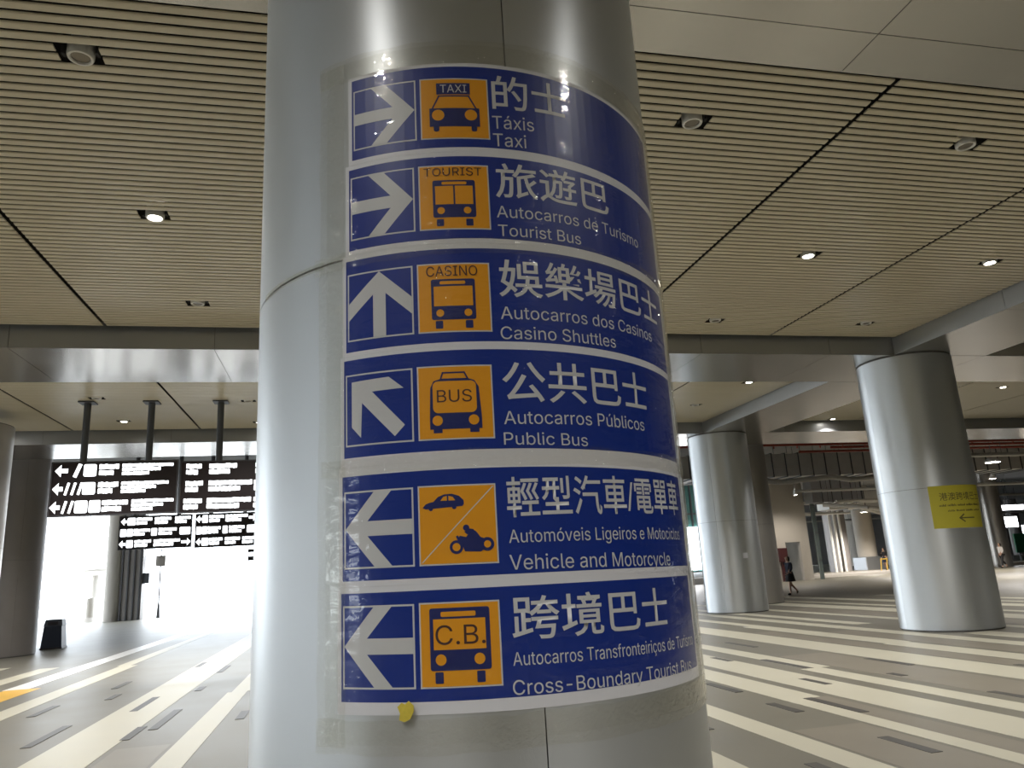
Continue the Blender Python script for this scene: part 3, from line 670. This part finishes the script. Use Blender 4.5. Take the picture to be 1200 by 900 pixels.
# glazed shop front seen between the pillars
sf = struct(MB().box(22.5, 27.5, 53.0, 53.1, 0.9, 7.2).build('window_2', M['teal']), 'teal glazing between the sign pillar and second column')
for x in (22.5, 24.0, 25.5, 27.0): MB().bbox(x, x + .12, 52.9, 53.0, 0.9, 7.2, .01).build('mullion', M['steel'], sf)
MB().box(22.5, 27.5, 52.94, 52.99, 5.0, 5.12).build('transom', M['steel'], sf)
MB().box(23.4, 27.0, 52.86, 52.93, 1.0, 4.1).build('lit_panel', M['tube'], sf)
o = MB().bbox(22.5, 28, 51.4, 52.2, 0.0, .45, .05).build('bench', M['concrete']); tag(o, 'low dark bench under the teal glazing', 'bench')
# kerb
o = MB().bbox(31.2, 58, 49.0, 51.0, 0, .22, .05).build('kerb', M['pale']); struct(o, 'long pale kerb at the back of the hall')
# far columns
def far_col(x, y, r, m, label, base=None):
    e = empty('far_column', (x, y, 0), label, 'column', 'far columns')
    MB().tube((0, 0, 0), (0, 0, SLABZ), r, n=28).build('shaft', m, e)
    if base: MB().bbox(-base, base, -base, base, 0, 1.15, .05).build('plinth', M['fascia'], e)
    return e
c1 = far_col(43.8, 62.0, .95, M['cladbrown'], 'dark far column with pale vertical pipes left of the beige one')
for k in range(3): MB().tube((-1.35 + k * .5, -1.25, 0), (-1.35 + k * .5, -1.25, 6.4), .11).build('pipe', M['whitepipe'], c1)
far_col(47.2, 62.6, .85, M['beige'], 'beige far column standing on a grey plinth', .95)
far_col(62, 84, .9, M['beige'], 'beige far column in the gap before the right column')
far_col(44.9, 47.8, .75, M['cladbrown'], 'dark far column behind the person in white')
far_col(47.0, 47.6, .62, M['cladback'], 'grey far column right of the person in white')
far_col(42.3, 38.6, .50, M['pale'], 'pale far column cut by the right picture edge')
for k, x in enumerate((39.4, 39.9)):
    MB().tube((x - 39.85, -.9, 0), (x - 39.85, -.9, 7.0), .05).build('pipe', M['whitepipe'], bpy.data.objects['far_column.003'])
for k, (x, y) in enumerate([(70, 100), (80, 96), (56, 92), (92, 90), (100, 100), (34, 84)]): far_col(x, y, .8, M['cladbrown'], 'dark column at the far end of the hall beyond the kerb')
# far wall with openings to daylight
fw = MB(); fw.box(20, 130, 112, 113, 4.6, SLABZ); fw.box(20, 130, 112, 113, 0, 1.3)
for x in range(20, 130, 9): fw.box(x, x + 5.2, 112, 113, 1.3, 4.6)
struct(fw.build('wall_far', M['concrete']), 'far grey wall with bright openings')
struct(MB().box(128, 129, 30, 112, 0, SLABZ).build('wall_right', M['concrete']))
struct(MB().box(-30, 128, -24, -23, 0, SLABZ).build('wall_behind', M['concrete']))
wl_ = MB().box(-30.5, -29.5, -23, 34, 3.6, SLABZ); wl_.box(-30.5, -29.5, -23, -11, 0, 3.6)  # unseen added wall; its low openings shape the daylight on the pillar
for k in range(8): wl_.box(-30.5, -29.5, -6.6 + k * 5.2, -4.8 + k * 5.2, 0, 3.6)
struct(wl_.build('wall_left_added', M['concrete']), 'unseen concrete wall on the left, added with low openings to shape the daylight')
struct(MB().box(89, 90, -23, 30, 0, SLABZ).build('wall_right', M['concrete']))  # unseen wall added to stop the sky reflecting in the film
struct(MB().box(89, 128, 29, 30, 0, SLABZ).build('wall_right', M['concrete']))  # unseen return of the added sky-blocking wall
for x in (5, 13): struct(MB().box(x, x + 7.9, 56, 57, 0, SLABZ).build('wall_back', M['concrete']))
# ducts
def duct(x0, x1, y0, y1, z0, z1, step, m, label, strap=True):
    e = empty('air_duct', ((x0 + x1) / 2, y0, z0), label, 'duct'); ox = (x0 + x1) / 2; x = x0
    while x < x1 - .01:
        b2 = min(x + step, x1)
        MB().box(x - ox + .012, b2 - ox - .012, 0, y1 - y0, 0, z1 - z0).build('duct_section', m, e)
        MB().box(b2 - ox - .018, b2 - ox + .018, -.05, y1 - y0 + .05, -.05, z1 - z0 + .05).build('flange', M['steel'], e)
        MB().tube((x - ox + .1, -.08, z1 - z0), (x - ox + .1, -.08, SLABZ - z0), .015, n=6).build('hanger', M['steel'], e)
        x = b2
    return e
duct(15.8, 36.6, 34, 36, 5.50, 6.62, .75, M['galv'], 'long grey air duct with vertical flanges behind the second column')
duct(30.6, 34.4, 45.2, 46.1, 4.95, 6.7, .75, M['silverduct'], 'bright silver duct below the long grey one')
duct(36.5, 52, 52, 53.5, 4.9, 6.2, 1.6, M['galv'], 'grey duct over the kerb behind the right column')
def pipe(pts, r, m, name, label, cat='pipe', group=None):
    b_ = MB()
    for p, q in zip(pts[:-1], pts[1:]): b_.tube(p, q, r, n=12)
    o = b_.build(name, m); tag(o, label, cat, group)
    if pts[0][2] != pts[-1][2] or pts[0][0] != pts[-1][0]:
        n_ = 2 if abs(pts[-1][0] - pts[0][0]) < 14 else 6
        for k in range(n_):
            t = 0 if k == 0 else len(pts) - 2 if n_ == 2 else 0; p, q = Vector(pts[t]), Vector(pts[t + 1]); u = p.lerp(q, (.12 + .76 * k / (n_ - 1)) if n_ > 2 else (.15, .85)[k])
            MB().tube(u, (u.x, u.y, SLABZ - .002), .014, n=6).build('hanger', M['steel'], o)
    return o
ORD = ['first', 'second', 'third', 'fourth', 'fifth', 'sixth', 'seventh', 'eighth', 'ninth', 'tenth', 'eleventh', 'twelfth', 'thirteenth', 'fourteenth', 'fifteenth', 'sixteenth']
GP = 'pipes under the bare slab'
pipe([(13, 28, 6.10), (38, 28, 6.10)], .05, M['red'], 'sprinkler_pipe', 'long thin red pipe above the grey duct', group=GP)
for k, (y, z) in enumerate([(30.5, 6.35), (33, 6.55), (38, 6.3), (41, 6.6)]):
    pipe([(22, y, z), (46, y, z)], .06, M['red'], 'sprinkler_pipe', ['red pipe second from the front beam', 'red pipe third from the front beam', 'red pipe behind the long grey duct', 'rearmost thin red pipe under the slab'][k], group=GP)
for k in range(16): pipe([(15.5 + k * 1.1, 28.3, 6.0), (15.5 + k * 1.1, 28.3, SLABZ)], .032, M['red'], 'pipe_drop', 'thin red vertical drop above the red pipe, %s from the left' % ORD[k], group='thin red drops above the duct')
pipe([(19.6, 33.6, 5.30), (21.2, 33.6, 5.15), (24, 33.5, 5.33), (25.0, 33.5, 5.15), (27.5, 33.5, 5.30)], .13, M['whitepipe'], 'wrapped_pipe', 'pale wrapped pipe hanging just under the long grey duct', group=GP)
pipe([(30.8, 44.5, 4.75), (33.0, 43.0, 4.35), (34.8, 43.0, 4.1)], .13, M['whitepipe'], 'wrapped_pipe', 'pale bent pipe under the silver duct', group=GP)
pipe([(35.5, 48, 4.95), (38.6, 48, 4.0)], .14, M['whitepipe'], 'wrapped_pipe', 'pale sloping pipe above the beige far column', group=GP)
for k in range(7):
    y = (44, 48.6, 50.9, 57.5, 60.2, 66, 70)[k]
    pipe([(31.5, y, 4.9 + .25 * (k % 3)), (42.3 if k in (0, 1, 3, 4) else 78, y, 4.9 + .25 * (k % 3))], .09, M['galv'] if k % 2 else M['whitepipe'], 'cross_pipe', 'horizontal service pipe under the far slab, %s from the front' % ORD[k], group='cross pipes under the far slab')
pipe([(25.5, 30, 5.75), (45, 30, 5.75)], .10, M['galv'], 'wide_pipe', 'grey horizontal pipe right of the right column', group=GP)
pipe([(24, 37, 5.0), (48, 37, 5.0)], .08, M['galv'], 'wide_pipe', 'lower grey horizontal pipe right of the right column', group=GP)
# ceiling lamp right of the right column and light panels
def far_lamp(loc, r, label, power):
    e = empty('pendant_lamp', loc, label, 'lamp', 'far pendant lamps')
    MB().lathe([(.05, .35), (r, .1), (r, 0)]).build('shade', M['ring'], e); MB().lathe([(.001, .02), (r * .93, .02)]).build('lens', M['lenson'], e)
    MB().tube((0, 0, .3), (0, 0, SLABZ - loc[2]), .02, n=6).build('rod', M['steel'], e)
    l = bpy.data.lights.new('lamp_light', 'SPOT'); l.energy = power; l.spot_size = 2.6; l.spot_blend = .7; l.color = (1, .93, .85); l.shadow_soft_size = .15
    lo = bpy.data.objects.new('lamp_light', l); C.objects.link(lo); lo.location = (loc[0], loc[1], loc[2] - .06)
far_lamp((31.6, 31.4, 5.55), .34, 'bright round lamp between the right column and picture edge', 2500)
far_lamp((28.6, 44.0, 5.4), .12, 'small bright lamp on the end of the beige wall', 500)
far_lamp((43.3, 57.0, 4.85), .30, 'bright lamp above the beige far column', 4500)
far_lamp((36.5, 45.5, 5.0), .12, 'small lamp over the kerb', 2500)
far_lamp((40, 40.0, 5.6), .2, 'lamp over the floor behind the right column', 3000)
far_lamp((24.5, 43.0, 5.4), .12, 'small lamp before the beige wall behind the second column', 900)
for x, y, z, wd, h_, lb in [(61.3, 60, 4.65, 3.0, .45, 'long lit white light box at the right picture edge'), (61.6, 60.6, 3.1, 1.6, .95, 'square lit white panel below the long light box')]:
    e = empty('light_box', (x, y, z), lb, 'light box'); MB().bbox(-wd / 2 - .06, wd / 2 + .06, .02, .2, -.06, h_ + .06).build('case', M['steel'], e); MB().bbox(-wd / 2, wd / 2, -.02, .018, 0, h_).build('diffuser', M['tube'], e)
    MB().tube((0, .1, h_), (0, .1, SLABZ - z - .003), .03).build('rod', M['steel'], e)
e = empty('green_board', (61.8, 59.5, 0), 'green board standing at the right picture edge', 'board'); MB().bbox(-1.3, 1.6, 0, .12, .75, 2.45).build('panel', M['green'], e)
for x in (-1.0, 1.3): MB().tube((x, .06, 0), (x, .06, .76), .04).build('leg', M['steel'], e)

# ------------------------------------------------------------------ people
def skinned(name, pts, edg, m, parent, sub=2, root=0):
    me = bpy.data.meshes.new(name); me.from_pydata([p[:3] for p in pts], edg, []); o = bpy.data.objects.new(name, me); C.objects.link(o)
    md = o.modifiers.new('s', 'SKIN'); md.use_smooth_shade = True
    for v, p in zip(me.skin_vertices[0].data, pts): v.radius = (p[3], p[4] if len(p) > 4 else p[3])
    me.skin_vertices[0].data[root].use_root = True
    sb = o.modifiers.new('b', 'SUBSURF'); sb.levels = sub; sb.render_levels = sub
    bpy.context.view_layer.update()
    nm = bpy.data.meshes.new_from_object(o.evaluated_get(bpy.context.evaluated_depsgraph_get())); bpy.data.objects.remove(o); bpy.data.meshes.remove(me)
    nm.materials.clear(); nm.materials.append(m)
    for p in nm.polygons: p.use_smooth = True
    r = bpy.data.objects.new(name, nm); C.objects.link(r); r.parent = parent; return r
def blob(name, prof, m, parent, sx_=1, sy=1, loc=(0, 0, 0)):
    o = MB().lathe(prof, n=20).build(name, m, parent); o.scale = (sx_, sy, 1); o.location = loc; return o
def person(loc, rz, label, top, bottom, skirt, bag, hgt=1.62):
    e = empty('person', loc, label, 'person', rz=rz); e.scale = (hgt / 1.66,) * 3     # faces -x
    # joints: x forward is negative
    J = [(0, 0, .90, .115, .15), (-.01, 0, 1.08, .095, .13), (-.02, 0, 1.26, .10, .155), (-.03, 0, 1.385, .05), (-.045, 0, 1.46, .05), (-.06, 0, 1.555, .083, .075), (-.06, 0, 1.62, .065),
         (-.02, -.17, 1.33, .052), (-.06, -.22, 1.09, .040), (-.26, -.22, .92, .030), (-.33, -.21, .88, .028), (-.02, .17, 1.33, .052), (.05, .21, 1.08, .040), (.02, .22, .86, .030), (0, .22, .79, .028),
         (-.01, -.09, .84, .085), (-.13, -.09, .48, .058), (-.15, -.09, .12, .038), (-.17, -.09, .05, .040), (-.30, -.09, .035, .030), (.02, .09, .84, .085), (.06, .09, .47, .058), (.33, .09, .20, .038), (.38, .09, .13, .038), (.33, .09, .035, .028)]
    E_ = [(0, 1), (1, 2), (2, 3), (3, 4), (4, 5), (5, 6), (2, 7), (7, 8), (8, 9), (9, 10), (2, 11), (11, 12), (12, 13), (13, 14), (0, 15), (15, 16), (16, 17), (17, 18), (18, 19), (0, 20), (20, 21), (21, 22), (22, 23), (23, 24)]
    skinned('body', J, E_, M['skin'], e)
    # fingers
    for bx, by, bz, dx, dz in ((-.33, -.21, .88, -.9, -.45), (0, .22, .79, -.15, -1)):
        for k in range(4):
            y = by - .027 + .018 * k; l = .07 - .008 * abs(k - 1.3)
            skinned('finger', [(bx, y, bz, .009), (bx + dx * l * .6, y, bz + dz * l * .6, .008), (bx + dx * l - .01, y, bz + dz * l - .006, .006)], [(0, 1), (1, 2)], M['skin'], e, 1)
        skinned('thumb', [(bx, by + .02, bz, .010), (bx + dx * .03 - .02, by + .045, bz + dz * .03, .009), (bx + dx * .05 - .025, by + .05, bz + dz * .05, .007)], [(0, 1), (1, 2)], M['skin'], e, 1)
    f = MB(); f.box(-.150, -.135, -.008, .008, 1.535, 1.56); f.build('nose', M['skin'], e)
    ey = MB(); ey.box(-.141, -.134, -.036, -.018, 1.565, 1.577); ey.box(-.141, -.134, .018, .036, 1.565, 1.577); ey.build('eyes', M['hair'], e)
    skinned('hair', [(-.03, 0, 1.62, .090, .088), (.01, 0, 1.56, .088, .092), (.03, 0, 1.46, .06, .075), (.03, 0, 1.40, .03, .05)], [(0, 1), (1, 2), (2, 3)], M['hair'], e)
    T_ = [(0, 0, .93, .125, .165), (-.01, 0, 1.08, .108, .145), (-.02, 0, 1.28, .112, .168), (-.03, 0, 1.37, .06, .09), (-.02, -.175, 1.33, .066), (-.06, -.225, 1.09, .054), (-.20, -.225, .96, .044), (-.02, .175, 1.33, .066), (.05, .215, 1.08, .054), (.03, .22, .93, .044)]
    skinned('top', T_, [(0, 1), (1, 2), (2, 3), (2, 4), (4, 5), (5, 6), (2, 7), (7, 8), (8, 9)], M[top], e)
    if skirt: blob('skirt', [(.13, .98), (.155, .88), (.19, .70), (.215, .56), (.20, .56), (.15, .85)], M[bottom], e, 1.05, 1.0)
    else: skinned('trousers', [(0, 0, .90, .13, .165), (-.01, -.09, .80, .10), (-.13, -.09, .48, .075), (-.15, -.09, .12, .06), (.02, .09, .80, .10), (.06, .09, .47, .075), (.31, .09, .22, .06)], [(0, 1), (1, 2), (2, 3), (0, 4), (4, 5), (5, 6)], M[bottom], e)
    for pts in ([(-.14, -.09, .05, .048), (-.22, -.09, .04, .045), (-.31, -.09, .032, .034)], [(.385, .09, .15, .048), (.37, .09, .08, .045), (.33, .09, .025, .030)]):
        skinned('shoe', pts, [(0, 1), (1, 2)], M['blackcloth'], e)
    if bag: MB().bbox(.02, .30, .24, .36, .62, .92, .03).build('handbag', M['blackcloth'], e); MB().tube((.16, .30, .90), (.0, .12, 1.38), .012).build('strap', M['blackcloth'], e)
    return e
person((18.8, 30.2, 0), 0.15, 'woman in dark top and skirt walking left past the second column', 'navy', 'blackcloth', True, True)
person((44.6, 45.2, 0), 0.0, 'person in white top and black trousers walking beyond the right column', 'whitecloth', 'blackcloth', False, False, 1.7)
p3 = person((39.3, 50.3, .22), 0.6, 'person in dark clothes standing on the kerb left of the right column', 'blackcloth', 'navy', True, False, 1.6)
e = empty('yellow_barrier', (38.7, 49.3, .22), 'low yellow frame barrier beside the person on the kerb', 'barrier')
for x in (-.6, -.1, .5): MB().tube((x, 0, 0), (x + .1, 0, .85), .035).build('post', M['amber'], e)
MB().tube((-.55, 0, .8), (.65, 0, .8), .035).build('rail', M['amber'], e)
